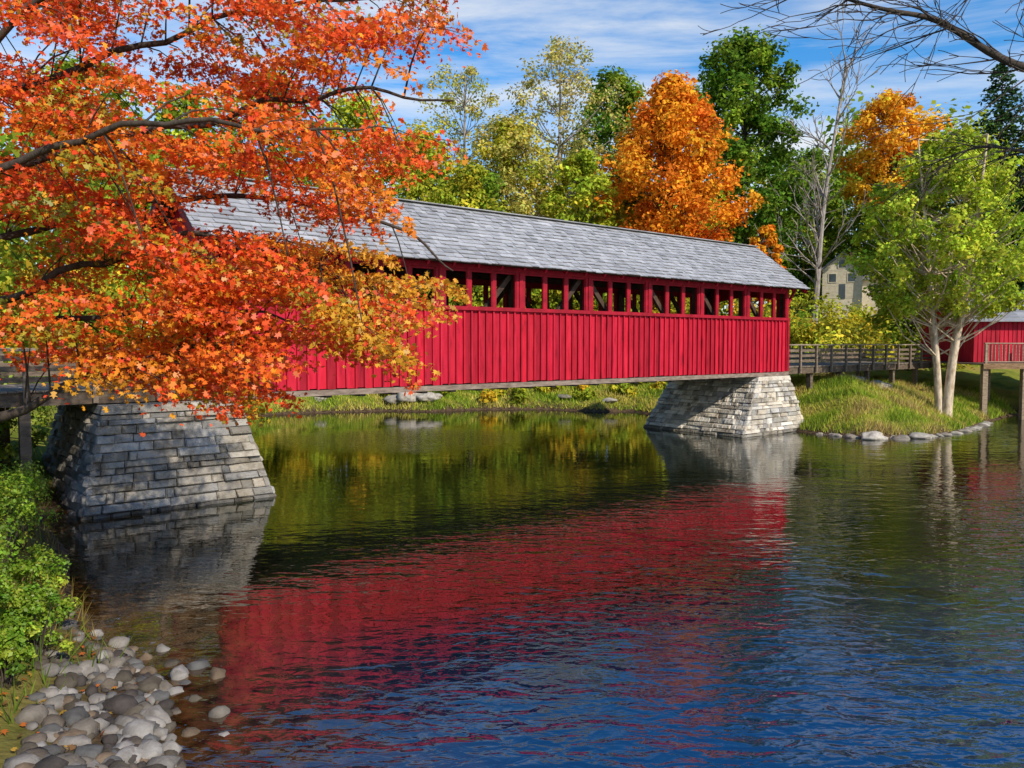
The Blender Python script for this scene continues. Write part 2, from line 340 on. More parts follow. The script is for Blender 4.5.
for sg in (-1,1):
    e=(vC+sg*run); 
    def rp(u,s,h):
        return (u, e-sg*cx*s+sg*cz*h, zE+cz*s+cx*h)
    def slab(mb,u0,u1,s0,s1,h0a,h0b,h1a,h1b,c):
        p=[rp(u0,s0,h0a),rp(u1,s0,h0a),rp(u1,s1,h1a),rp(u0,s1,h1a),rp(u0,s0,h0b),rp(u1,s0,h0b),rp(u1,s1,h1b),rp(u0,s1,h1b)]
        if sg>0: p=[p[1],p[0],p[3],p[2],p[5],p[4],p[7],p[6]]
        mb.hexa(p,c)
    slab(roofS,UE0,UE1,0.02,ln-0.002,-0.06,-0.01,-0.06,-0.01,(.5,.5,.5))
    nc=15; ch=ln/nc
    for ci in range(nc):
        u=UE0-rnd.uniform(0,0.2)
        while u<UE1:
            w=rnd.uniform(0.15,0.42); u1=min(u+w,UE1+0.03); u0=max(u,UE0-0.03)
            if u1-u0>0.03:
                g=rnd.choice([0.36,0.39,0.40,0.41,0.38,0.45,0.31]) *rnd.uniform(0.93,1.06)*(1.0+0.22*noise.noise(Vector((u*.35,ci*.8,sg))))
                c=(g,g*1.0,g*1.02); j=rnd.uniform(-0.025,0.025)
                hh=rnd.uniform(0.05,0.08)
                slab(shing,u0+0.003,u1-0.003,ci*ch-0.05+j,min((ci+1)*ch+0.03,ln),hh-0.03,hh,0.0,0.012,c)
            u+=w
    for k in range(30):
        u0=UE0+0.1+k*(UE1-UE0-0.3)/29
        slab(trim,u0,u0+0.09,0.03,1.0,-0.20,-0.062,-0.20,-0.062,(1,1,1))
    for ue in (UE0,UE1-0.06):
        slab(trim,ue,ue+0.055,0.0,ln-0.03,-0.26,-0.063,-0.26,-0.063,(1,1,1))
    vv=vC+sg*(WID/2-0.05)
    trim.beam((L+0.05,vv,ZW-0.75),(UE1-0.05,vv,ZW+0.12),0.10)
    trim.beam((UL-0.05,vv,ZW-0.75),(UE0+0.05,vv,ZW+0.12),0.10)
u=UE0
while u<UE1:
    w=min(rnd.uniform(0.5,0.9),UE1-u); g=rnd.uniform(.26,.4)
    shing.beam((u,vC-0.07,ZR-0.06),(u+w,vC-0.07,ZR-0.06),0.24,0.03,(g,g,g)); shing.beam((u,vC+0.07,ZR-0.055),(u+w,vC+0.07,ZR-0.055),0.24,0.03,(g,g,g)); u+=w+0.003
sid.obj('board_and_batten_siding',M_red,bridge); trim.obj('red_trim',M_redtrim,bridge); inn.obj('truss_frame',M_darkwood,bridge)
deck.obj('deck_beams',M_grey,bridge); roofS.obj('roof_sheathing',M_darkwood,bridge); shing.obj('roof_shingles',M_shingle,bridge)

# ---------------------------------------------------------------- stone piers
def pier(bot,top,zb,zt,seed,tint):
    r=random.Random(seed)
    e=empty('stone_pier',(P0[0],P0[1],0),BR)
    def corners(z,ins=0):
        t=(z-zb)/(zt-zb); q=[bot[i]*(1-t)+top[i]*t for i in range(4)]
        u0,u1,v0,v1=q[0]+ins,q[1]-ins,q[2]+ins,q[3]-ins
        return [Vector((u0,v0,z)),Vector((u1,v0,z)),Vector((u1,v1,z)),Vector((u0,v1,z))]
    core=MB(); core.hexa(corners(zb,0.06)+corners(zt-0.01,0.06)); core.obj('mortar_core',M_mortar,e)
    st=MB(); z=zb; 
    while z<zt-0.22:
        hgt=min(r.uniform(0.12,0.26),zt-0.2-z)
        if hgt<0.06: break
        a=corners(z); bb=corners(z+hgt)
        wet=.4 if z+hgt<.24 else 1
        for f in range(4):
            A0,A1=a[f],a[(f+1)%4]; B0,B1=bb[f],bb[(f+1)%4]
            ln_=(A1-A0).length; nrm=(A1-A0).cross(Vector((0,0,1))).normalized()
            s=0.0
            while s<1:
                w=r.choice([.2,.35,.5,.7,1.05])*r.uniform(.85,1.15)/ln_; s1=min(s+w,1.0)
                if 1-s1<0.18/ln_: s1=1.0
                g=0.008
                o=r.uniform(-0.01,0.11); o2=min(max(o+r.uniform(-.06,.06),-.01),.12)
                e0=s+g/ln_ if s>0 else -0.03/ln_; e1=s1-g/ln_ if s1<1 else 1+0.03/ln_
                def PT(ss,tt,off):
                    p=(A0.lerp(A1,ss)).lerp(B0.lerp(B1,ss),tt); return p+nrm*off
                t0,t1=r.uniform(-.02,.07),r.uniform(.91,1.02); i=r.uniform(.015,.045)/ln_; iz=r.uniform(.08,.2)
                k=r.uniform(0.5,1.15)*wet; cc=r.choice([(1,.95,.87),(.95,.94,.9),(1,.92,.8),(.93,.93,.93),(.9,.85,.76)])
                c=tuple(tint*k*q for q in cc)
                i0=len(st.v); J=lambda: r.uniform(-.022,.022)
                st.v+=[tuple(PT(e0,t0,-0.1)),tuple(PT(e1,t0,-0.1)),tuple(PT(e1,t1,-0.1)),tuple(PT(e0,t1,-0.1)),
                       tuple(PT(e0,t0,o*.5)),tuple(PT(e1,t0,o2*.5)),tuple(PT(e1,t1,o2*.5)),tuple(PT(e0,t1,o*.5)),
                       tuple(PT(e0+i,t0+iz,o+.015+J())),tuple(PT(e1-i,t0+iz,o2+.015+J())),tuple(PT(e1-i,t1-iz,o2+.012+J())),tuple(PT(e0+i,t1-iz,o+.012+J()))]
                st.c+=[c]*12
                for (q0,q1) in ((0,1),(1,2),(2,3),(3,0)):
                    st.f.append((i0+q0,i0+q1,i0+4+q1,i0+4+q0)); st.f.append((i0+4+q0,i0+4+q1,i0+8+q1,i0+8+q0))
                st.f.append((i0+8,i0+9,i0+10,i0+11))
                s=s1
        z+=hgt
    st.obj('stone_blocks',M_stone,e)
    cap=MB(); a=corners(zt-0.2,-0.05); b2=corners(zt,-0.05)
    n=5
    for i in range(n):
        q0=i/n; q1=(i+1)/n-.004; k=tint*r.uniform(.8,1.05)
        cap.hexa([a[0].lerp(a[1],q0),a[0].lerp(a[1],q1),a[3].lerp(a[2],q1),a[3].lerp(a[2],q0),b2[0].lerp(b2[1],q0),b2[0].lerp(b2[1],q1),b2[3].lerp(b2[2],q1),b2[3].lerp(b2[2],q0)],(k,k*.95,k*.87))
    cap.obj('cap_slabs',M_stone,e)
    return e
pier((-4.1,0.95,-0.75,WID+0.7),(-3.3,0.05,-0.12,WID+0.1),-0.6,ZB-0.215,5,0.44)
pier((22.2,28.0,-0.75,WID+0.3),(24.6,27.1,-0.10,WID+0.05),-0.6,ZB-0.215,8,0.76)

# ---------------------------------------------------------------- approach walkways
def walkway(u0,u1,v0,v1,z,name,rail=1.15,piles=True,seed=1):
    r=random.Random(seed); e=empty(name,(P0[0],P0[1],0),BR)
    d=MB(); rl=MB(); u=u0
    while u<u1:
        k=r.uniform(.6,1.1); d.box(u,u+0.18,v0,v1,z-0.05+r.uniform(0,.006),z,(k,k,k)); u+=0.19
    for v in (v0+0.05,v1-0.2,(v0+v1)/2): d.box(u0,u1,v,v+0.15,z-0.38,z-0.052,(.5,.45,.4))
    u=u0+0.1; i=0
    while u<u1:
        for v in (v0-0.06,v1+0.06):
            rl.box(u-0.06,u+0.06,v-0.05,v+0.05,z-0.35,z+rail,(.8,.75,.7))
        if piles and i%2==0:
            for v in (v0+0.3,v1-0.3):
                x,y=W(u,v); hz=float(height(x,y)); d.box(u-0.12,u+0.12,v-0.12,v+0.12,min(hz-0.5,z-1),z-0.39,(.6,.55,.5))
        u+=1.5; i+=1
    for v in (v0-0.06,v1+0.06):
        rl.box(u0,u1,v-0.09,v+0.09,z+rail+0.002,z+rail+0.06,(1.1,1.05,1))
        for h in (0.2,0.46,0.72):
            k=r.uniform(.6,.85); s=0.052 if v<v0 else -0.052
            rl.box(u0,u1,min(v+s,v+s*1.6),max(v+s,v+s*1.6),z+h,z+h+0.13,(k,k*.92,k*.85))
    d.obj('planks_and_beams',M_grey,e); rl.obj('railing',M_grey,e); return e
walkway(L+0.1,L+16.8,0.35,WID-0.35,ZB+0.2,'wooden_walkway',1.05,seed=2)
walkway(-14,UL-0.1,0.35,WID-0.35,ZB+0.2,'wooden_walkway',0.95,seed=3)

# ---------------------------------------------------------------- red cabin on piles
def cabin():
    e=empty('red_cabin',(26.7,44.3,0),0.0)
    w=MB(); t=MB(); g=MB(); rf=MB(); r=random.Random(4)
    Lx,Ly=10.0,6.0; z0,z1,zr=3.15,5.75,7.35; y0=2.0
    x=0
    while x<Lx:
        k=r.uniform(.75,1.1)
        w.box(x,x+0.24,y0,y0+0.08,z0,z1,(k,k,k)); w.box(x+0.235,x+0.265,y0-0.03,y0-0.002,z0,z1,(k,k,k)); x+=0.25
    n=24
    for i in range(n):
        a=y0+0.09+i*(Ly-0.09)/n; b_=a+(Ly-0.09)/n-0.008; m_=(a+b_)/2
        k=r.uniform(.75,1.1); top=z1+(zr-z1-0.1)*(1-abs(m_-(y0+Ly/2))/(Ly/2))
        w.box(0.0,0.08,a,b_,z0,top,(k,k,k)); w.box(Lx,Lx+0.08,a,b_,z0,top,(k,k,k))
    w.box(0.09,Lx,y0+Ly,y0+Ly+0.08,z0,z1)
    for wx in (3.0,4.8,7.0):
        g.box(wx,wx+1.0,y0-0.035,y0-0.004,4.0,5.1)
        for (a,b_,c,d_) in ((wx-.09,wx,3.91,5.19),(wx+1,wx+1.09,3.91,5.19),(wx,wx+1,5.1,5.19),(wx,wx+1,3.91,4.0),(wx+.47,wx+.53,4.0,5.1)):
            t.box(a,b_,y0-0.06,y0-0.037,c,d_)
    ym=y0+Ly/2
    for sg in (-1,1):
        ns=10
        for i in range(ns):
            ya=ym+sg*(Ly/2+0.5)*(1-i/ns); yb=ym+sg*(Ly/2+0.5)*(1-(i+1)/ns)-sg*0.05
            za=z1-0.27+(zr-z1+0.27)*i/ns; zb_=z1-0.27+(zr-z1+0.27)*(i+1)/ns
            x=-0.6
            while x<Lx+0.6:
                ww=r.uniform(.4,.9); k=r.uniform(.24,.38); xe=min(x+ww,Lx+.6)
                p=[(x,ya,za),(xe-.005,ya,za),(xe-.005,yb,zb_-.02),(x,yb,zb_-.02),(x,ya,za+.06),(xe-.005,ya,za+.06),(xe-.005,yb,zb_+.03),(x,yb,zb_+.03)]
                if sg>0: p=[p[1],p[0],p[3],p[2],p[5],p[4],p[7],p[6]]
                rf.hexa(p,(k,k,k*1.05)); x+=ww
    d=MB(); x=-0.8
    while x<Lx+0.8:
        k=r.uniform(.7,1.15); d.box(x,x+.2,-0.3,y0+Ly,z0-.1,z0-.03,(k,k*.9,k*.8)); x+=.21
    d.box(-.8,Lx+.8,-.38,-.31,z0-.32,z0-.02,(1,.75,.5))
    for x in (-0.6,1.6,3.8,6.0,8.2,10.4):
        d.box(x-.14,x+.14,-.25,.03,-1.5,z0-.11,(1.1,1.0,.85)); d.box(x-.14,x+.14,3.2,3.5,-1.5,z0-.11,(.9,.8,.7))
        d.box(x-.06,x+.06,-.28,-.16,z0-.02,z0+1.05,(1.2,1.1,1.0))
        if x in (3.8,8.2): d.box(x-.06,x+.06,-.14,-.02,z0+1.13,z1-.05,(1.0,.9,.8))
    d.box(-.7,Lx+.7,-.3,-.14,z0+1.06,z0+1.12,(1.3,1.2,1.1))
    x=-.5
    while x<Lx+.6: d.box(x,x+.04,-.25,-.21,z0+.1,z0+1.05,(1.1,1.0,.95)); x+=.19
    d.box(-.7,Lx+.7,-.26,-.19,z0+.05,z0+.098,(1.2,1.1,1.0))
    w.obj('walls',M_red,e); t.obj('window_frames',M_white,e); g.obj('windows',M_glass,e); rf.obj('roof',M_shingle,e); d.obj('deck_and_piles',M_grey,e)
cabin()
def house():
    x0,y0=28.2,73.0; zb=8.2
    e=empty('clapboard_house',(x0,y0,zb),math.radians(-24)); e.scale=(.66,.66,.66)
    w=MB(); g=MB(); rf=MB(); t=MB()
    Wd,Dp,H=5.0,8.0,4.1; R=2.1
    w.box(0,Wd,0,Dp,-6,H)
    for yy in (0,Dp-0.1):
        i=len(w.v); w.v+=[(0,yy,H),(Wd,yy,H),(Wd/2,yy,H+R),(0,yy+.1,H),(Wd,yy+.1,H),(Wd/2,yy+.1,H+R)]; w.c+=[(1,1,1)]*6
        w.f+=[(i,i+1,i+2),(i+5,i+4,i+3),(i,i+2,i+5,i+3),(i+1,i+4,i+5,i+2)]
    z=0.2
    while z<H: w.box(-0.03,Wd+0.03,-0.035,-0.002,z,z+.17); z+=.2
    for (a,c) in ((0.8,2.4),(3.2,2.4),(2.0,H+0.2)):
        g.box(a,a+.9,-0.07,-0.04,c,c+1.1); t.box(a-.1,a,-0.09,-0.04,c-.1,c+1.2); t.box(a+.9,a+1,-0.09,-0.04,c-.1,c+1.2); t.box(a,a+.9,-0.09,-0.04,c+1.1,c+1.2); t.box(a,a+.9,-0.09,-0.04,c-.1,c)
    g.box(2.1,2.9,-0.07,-0.04,0.1,2.1)
    for sg in (-1,1):
        xa=Wd/2+sg*(Wd/2+.6); za=H-.46
        p=[(Wd/2,-.6,H+R+.02),(xa,-.6,za),(xa,Dp+.5,za),(Wd/2,Dp+.5,H+R+.02)]
        q=[(a,b_,c+.25) for a,b_,c in p]
        if sg<0: p=[p[1],p[0],p[3],p[2]]; q=[q[1],q[0],q[3],q[2]]
        rf.hexa(p+q,(.18,.18,.20))
    rf.box(Wd/2+.8,Wd/2+1.4,4,4.6,H,H+R+.6,(.3,.15,.1))
    w.box(Wd+0.002,Wd+4.5,2,Dp-1,-6,2.9); rf.hexa([(Wd,1.5,2.7),(Wd+4.9,1.5,2.7),(Wd+4.9,Dp/2+.5,4.2),(Wd,Dp/2+.5,4.2),(Wd,1.5,2.82),(Wd+4.9,1.5,2.82),(Wd+4.9,Dp/2+.5,4.32),(Wd,Dp/2+.5,4.32)],(.18,.18,.20))
    g.box(Wd+1,Wd+1.9,1.95,1.99,1,2)
    w.obj('walls',M_white,e); g.obj('windows',M_glass,e); rf.obj('roof',M_shingle,e); t.obj('window_frames',M_white,e)
house()

# ---------------------------------------------------------------- trees
def catmull(pts,n=6):
    P=[Vector(p) for p in pts]; P=[P[0]*2-P[1]]+P+[P[-1]*2-P[-2]]; out_=[]
    for i in range(1,len(P)-2):
        for k in range(n):
            t=k/n; a,b_,c,d=P[i-1],P[i],P[i+1],P[i+2]
            out_.append(0.5*((2*b_)+(c-a)*t+(2*a-5*b_+4*c-d)*t*t+(3*b_-a-3*c+d)*t**3))
    out_.append(P[-2]); return out_
def px(p,y,D): return ((p-512)/800*D, 4.2+(344-y)/800*D)
def tree(name,x,y,ztop,width,cbot,pal,size=0.34,ncl=70,nper=150,prof='round',bark=M_bark,seed=0,trunk_r=0.3,var=0.25,clr=0.13,stems=1,density_shell=0.5,mat=None,flat=.75):
    r=random.Random(seed); zb=float(height(x,y))-0.3
    e=empty(name,(x,y,0))
    H=ztop-cbot; cen=[];rad=[]
    for i in range(ncl):
        t=(i+r.random())/ncl
        if prof=='round': w=math.sin(math.pi*min(max(t*0.92+0.06,0),1))**0.6
        elif prof=='egg': w=math.sin(math.pi*(t*0.86+0.14)**1.15)**0.8*(1.12-.35*t)
        elif prof=='dome': w=math.sin(math.pi*(t*0.80+0.16))**0.7*(1.08-.2*t)
        else: w=1
        a=i*2.399+r.uniform(-.5,.5); q=(r.random()**density_shell)*w*width/2*(1-clr)*r.uniform(.85,1.12)
        cen.append((math.cos(a)*q,math.sin(a)*q,cbot+t*H*0.96)); rad.append(width*clr*r.uniform(0.6,1.25))
    cen=np.array(cen); P,NN,S,C=leafcloud(cen,rad,nper,size,pal,flat,var)
    np_mesh('foliage',leaf_polys(P,NN,S,LEAF if size>.25 else CLUMP),4 if size>.25 else 6,C,mat or M_far,e)
    mb=MB()
    lean=(r.uniform(-.5,.5),r.uniform(-.5,.5))
    stemtops=[]
    for s in range(stems):
        if stems==1: tx,ty=lean
        else:
            a=s*2*math.pi/stems+0.4; tx,ty=math.cos(a)*width*0.22,math.sin(a)*width*0.2
        o=.18 if stems>1 else .04
        tp=[(0+tx*o*.5,ty*o*.5,zb),(tx*.25,ty*.25,zb+(ztop-zb)*.22),(tx*.5+r.uniform(-.2,.2)*stems/4,ty*.6,zb+(ztop-zb)*.5),(tx,ty,ztop-H*0.08)]
        pts=catmull(tp,5); n=len(pts); k=trunk_r*(1 if stems==1 else r.uniform(.75,1.05))
        mb.tube(pts,[k*(1.25 if j==0 else (1-j/n)**0.8+0.06) for j in range(n)],8); stemtops.append(pts)
    for c in cen:
        pts=stemtops[r.randrange(len(stemtops))]
        zt=c[2]-(0.25+0.25*r.random())*math.hypot(c[0],c[1])*1.6-0.4
        q=min(pts,key=lambda p:abs(p.z-max(zt,cbot*0.6+zb*.4)))
        mid=(q*0.5+Vector(c)*0.5)+Vector((r.uniform(-.3,.3),r.uniform(-.3,.3),-0.12*width*0.5*r.random()))
        kk=min(trunk_r,.3); mb.tube([q,mid,Vector(c)],[kk*0.2,kk*0.12,0.015],5)
    mb.obj('trunk_and_limbs',bark,e,True); return e
G_DARK=[(0.08,0.18,0.018),(0.12,0.22,0.025),(0.16,0.26,0.03)]
G_MID=[(0.17,0.27,0.025),(0.24,0.33,0.03),(0.30,0.37,0.035)]
G_YEL=[(0.46,0.44,0.035),(0.56,0.48,0.04),(0.37,0.40,0.035)]
G_LIGHT=[(0.43,0.50,0.04),(0.52,0.56,0.055),(0.34,0.45,0.04)]
G_PALE=[(0.52,0.45,0.12),(0.58,0.48,0.13),(0.42,0.40,0.10)]
ORANGE=[(0.84,0.27,0.025),(0.88,0.35,0.025),(0.80,0.21,0.025),(0.86,0.44,0.035)]
OY=[(0.88,0.42,0.035),(0.84,0.52,0.04)]
def T(name,p,ytop,D,wpx,ybot,pal,**kw):
    x,zt=px(p,ytop,D); _,zb=px(p,ybot,D); return tree(name,x,D,zt,wpx/800*D,zb,pal,**kw)
T('maple_tree',669,78,60,168,300,ORANGE,prof='egg',ncl=200,nper=185,size=0.34,seed=1,clr=0.10)
T('oak_tree',738,38,72,152,290,G_DARK+G_MID[:2],ncl=160,nper=185,size=0.43,seed=2,trunk_r=.45,clr=0.11)
T('poplar_tree',560,42,68,150,250,G_PALE,ncl=120,nper=80,size=0.28,seed=3,bark=M_grey_bark,clr=0.09)
T('poplar_tree',462,66,70,120,260,G_PALE+G_YEL,ncl=90,nper=80,size=0.28,seed=4,bark=M_grey_bark,clr=0.10)
T('birch_tree',508,118,62,140,330,G_YEL+G_PALE,ncl=120,nper=165,size=0.33,seed=5)
T('beech_tree',615,72,78,120,300,G_MID+G_DARK,ncl=110,nper=170,size=0.43,seed=6)
T('beech_tree',420,128,60,130,330,G_YEL,ncl=90,nper=150,size=0.35,seed=7)
T('beech_tree',355,92,64,140,320,G_YEL+G_LIGHT,ncl=90,nper=140,size=0.37,seed=8)
T('beech_tree',275,70,62,150,320,G_MID+G_LIGHT,ncl=90,nper=130,size=0.38,seed=9)
T('beech_tree',190,90,55,160,330,G_LIGHT+G_MID,ncl=90,nper=130,size=0.36,seed=10)
T('beech_tree',90,60,50,190,340,G_MID+G_LIGHT,ncl=90,nper=140,size=0.36,seed=11)
T('birch_tree',578,150,58,100,330,G_LIGHT+G_YEL,ncl=80,nper=150,size=0.33,seed=12)
T('birch_tree',470,165,56,120,330,G_YEL+G_MID,ncl=80,nper=150,size=0.33,seed=22)
T('maple_tree',882,98,70,105,210,OY+ORANGE[1:2],ncl=80,nper=160,size=0.36,seed=13)
T('maple_tree',763,226,64,46,300,OY+ORANGE,ncl=30,nper=130,size=0.32,seed=14)
T('oak_tree',806,150,84,100,300,G_DARK+G_MID,ncl=80,nper=160,size=0.42,seed=15)
T('oak_tree',850,170,88,110,290,G_MID+G_YEL[2:],ncl=80,nper=150,size=0.42,seed=25)
T('oak_tree',915,140,78,120,300,G_MID,ncl=80,nper=150,size=0.42,seed=16)
T('oak_tree',1060,100,70,140,330,G_MID+G_DARK,ncl=80,nper=150,size=0.4,seed=17)
T('beech_tree',908,232,56,90,345,G_MID+G_LIGHT,ncl=60,nper=180,size=0.31,seed=18)
T('silver_birch_tree',944,132,40.5,192,314,G_LIGHT,prof='dome',ncl=260,nper=125,size=0.205,seed=19,bark=M_pale,stems=4,trunk_r=0.24,clr=0.075)
def spruce(x,y,zt,w,seed):
    r=random.Random(seed); e=empty('spruce_tree',(x,y,0)); zb=float(height(x,y)); mb=MB()
    mb.tube([(0,0,zb-.3),(0,0,zt)],[.35,.03],7); P=[];NN=[];S=[];C=[]
    z=zb+3
    while z<zt:
        t=(zt-z)/(zt-zb-3); R=w/2*t**0.75+0.15; n=int(7+8*t)
        for i in range(n):
            a=r.uniform(0,6.28); rr=R*r.uniform(.75,1.1); d=Vector((math.cos(a),math.sin(a),0))
            tip=d*rr+Vector((0,0,z-0.28*rr)); mb.tube([(0,0,z),tuple(tip)],[.05,.01],4)
            m_=int(12+30*rr/ (w/2)); s=np.sqrt(rng.random(m_))
            p=np.outer(s,np.array(tip)-np.array([0,0,z]))+np.array([0,0,z])+rng.normal(size=(m_,3))*np.array([.22,.22,.12])
            P.append(p);NN.append(rng.normal(size=(m_,3))*.5+[0,0,1]);S.append(rng.uniform(.25,.5,m_)); C.append(np.array([.055,.115,.035])*rng.uniform(.5,1.6,(m_,1)))
        z+=0.45
    np_mesh('needles',leaf_polys(np.vstack(P),np.vstack(NN),np.concatenate(S),LEAF),4,np.vstack(C),M_far,e)
    mb.obj('trunk_and_limbs',M_bark,e)
x,z=px(994,66,74); spruce(x,74,z,12,1)
x,z=px(1040,110,68); spruce(x,68,z,9,2)

def grow(mb,p,d,ln_,r0,depth,r,droop=0.0,nseg=5,rmin=0.006,spread=0.7,kids=3):
    p=Vector(p); d=Vector(d).normalized(); pts=[p.copy()]; dirs=[d.copy()]
    for i in range(nseg):
        d=(d+Vector((r.uniform(-1,1),r.uniform(-1,1),r.uniform(-1,1)))*0.22+Vector((0,0,droop))).normalized()
        p=p+d*ln_/nseg; pts.append(p.copy()); dirs.append(d.copy())
    mb.tube(pts,[max(r0*(1-0.75*i/nseg),rmin) for i in range(nseg+1)],6 if depth>1 else 4)
    if depth<=0: return
    for k in range(kids+ (1 if r.random()<.5 else 0)):
        i=r.randint(1,nseg); dd=(dirs[i]+Vector((r.uniform(-1,1),r.uniform(-1,1),r.uniform(-1,1)))*spread).normalized()
        grow(mb,pts[i],dd,ln_*r.uniform(.45,.72),max(r0*(1-0.75*i/nseg)*.65,rmin),depth-1,r,droop,4,rmin,spread,kids)
x,z=px(812,66,66); e=empty('bare_poplar_tree',(x,66,0)); mb=MB(); r=random.Random(12); zb=float(height(x,66))
pts=catmull([(0,0,zb-.3),(.3,0,9),(.8,0,16),(2.2,0,z-1)],5); mb.tube(pts,[.34*(1-.85*i/len(pts)) for i in range(len(pts))],8)
for i in range(5,len(pts)):
    for k in range(2):
        a=r.uniform(0,6.28); grow(mb,pts[i],(math.cos(a),math.sin(a),1.3),4.2*(1.2-0.5*i/len(pts)),.09,2,r,0.03,5,0.026,0.6,3)
mb.obj('trunk_and_limbs',M_grey_bark,e)

e=empty('bare_tree',(0,0,0)); mb=MB(); r=random.Random(21)
mb.tube(catmull([(10.5,9.5,0.8),(10.2,9.4,3.5),(9.6,9.3,6.0),(9.2,9.2,9),(9.3,9,12)],4),[.34,.32,.3,.28,.26,.25,.23,.22,.2,.19,.18,.17,.15,.13,.12,.1,.08],10)
main=catmull([(9.5,9.3,6.2),(7.6,9.2,6.95),(6.2,9.1,7.15),(5.4,9.0,7.35),(4.7,9.0,7.75),(4.0,8.9,7.85),(3.1,8.9,8.1)],5)
mb.tube(main,[.06*(1-i/len(main))**.8+.006 for i in range(len(main))],8)
b2=catmull([(9.3,9.3,7.6),(7.5,9.0,8.2),(6.0,8.8,8.3),(4.8,8.6,8.2),(3.6,8.5,8.3)],5)
mb.tube(b2,[.045*(1-i/len(b2))+.006 for i in range(len(b2))],7)
b3=catmull([(9.4,9.3,6.6),(7.6,9.6,6.7),(6.4,9.7,6.5),(5.6,9.7,6.55),(4.9,9.7,6.3)],5)
mb.tube(b3,[.03*(1-i/len(b3))+.005 for i in range(len(b3))],7)
for bb in (main,b2,b3):
    for i in range(8,len(bb)-1,1):
        tdir=(bb[i+1]-bb[i]).normalized()
        grow(mb,bb[i],tdir+Vector((0,r.uniform(-.5,.5),r.choice([-1,-.8,-.5,.5])*r.uniform(.4,1.1))),r.uniform(.5,1.2)*(.7 if bb is b3 else 1),.011,2,r,-0.02,6,0.004,0.45,2)
mb.obj('trunk_and_limbs',M_bark,e,True)

# distant woods : one object
cen=[];rad=[];pi=[]
allpal=[*G_DARK[1:],*G_MID,*G_YEL,*G_LIGHT[:1],*OY]
r=random.Random(5)
def inwater(x,y,m=2): return float(sdist(x,y))<m
for i in range(1420):
    if i<680: x=r.uniform(-95,110); y=r.uniform(82,104); zt=r.uniform(1,21)
    elif i<840: x=r.uniform(-70,-22); y=r.uniform(38,80); zt=r.uniform(2,14)
    elif i<1000: x=r.uniform(52,100); y=r.uniform(62,80); zt=r.uniform(2,14)
    elif i<1220: x=r.uniform(-26,16); y=r.uniform(63,73); zt=r.uniform(1,14)
    else: x=r.uniform(-40,60); y=r.uniform(106,118); zt=r.uniform(0,12)
    if 24<x<38 and y<84: continue
    cen.append((x,y,float(height(x,y))+zt-1)); rad.append(r.uniform(1.6,2.8) if 1000<=i<1220 else r.uniform(2.4,4.2))
    h=noise.noise(Vector((x*.06,y*.06,3))); k=int(min(max((h+.5)*9,0),8)); 
    if 1000<=i<1220: k=r.choice([4,5,6,7,8])
    pi.append(k if r.random()<.94 else 9+r.randint(0,1))
P,NN,S,C=leafcloud(np.array(cen),rad,95,0.8,allpal,0.9,0.3,pal_idx=pi)
np_mesh('distant_woods',leaf_polys(P,NN,S,LEAF),4,C,M_far)

cen=[];rad=[]
for i in range(620):
    if i<350: x=r.uniform(-24,14); y=r.uniform(54.2,60); zt=r.uniform(0.3,7.5)
    elif i<430: x=r.uniform(15,36); y=r.uniform(50,64); zt=r.uniform(0.3,5.0)
    elif i<490: x=r.uniform(-27,-16.5); y=r.uniform(27,52); zt=r.uniform(.3,6)
    elif i<560: x=r.uniform(-18,12); y=r.uniform(51,54); zt=r.uniform(.1,.7)
    else: x=r.uniform(21,34); y=r.uniform(58,70); zt=r.uniform(.3,2.4)
    if inwater(x,y,2.6 if (i<490 or i>=560) else .6): continue
    if 23<x<33 and y>56 and zt>2.8: continue
    cen.append((x,y,float(height(x,y))+zt)); rad.append(r.uniform(.3,.7) if 490<=i<560 else r.uniform(0.8,1.7))
P,NN,S,C=leafcloud(np.array(cen),rad,145,0.29,G_YEL+G_YEL+G_LIGHT+G_MID[2:]+OY[1:],0.8,0.3)
np_mesh('bank_bushes',leaf_polys(P,NN,S,LEAF),4,C,M_far)

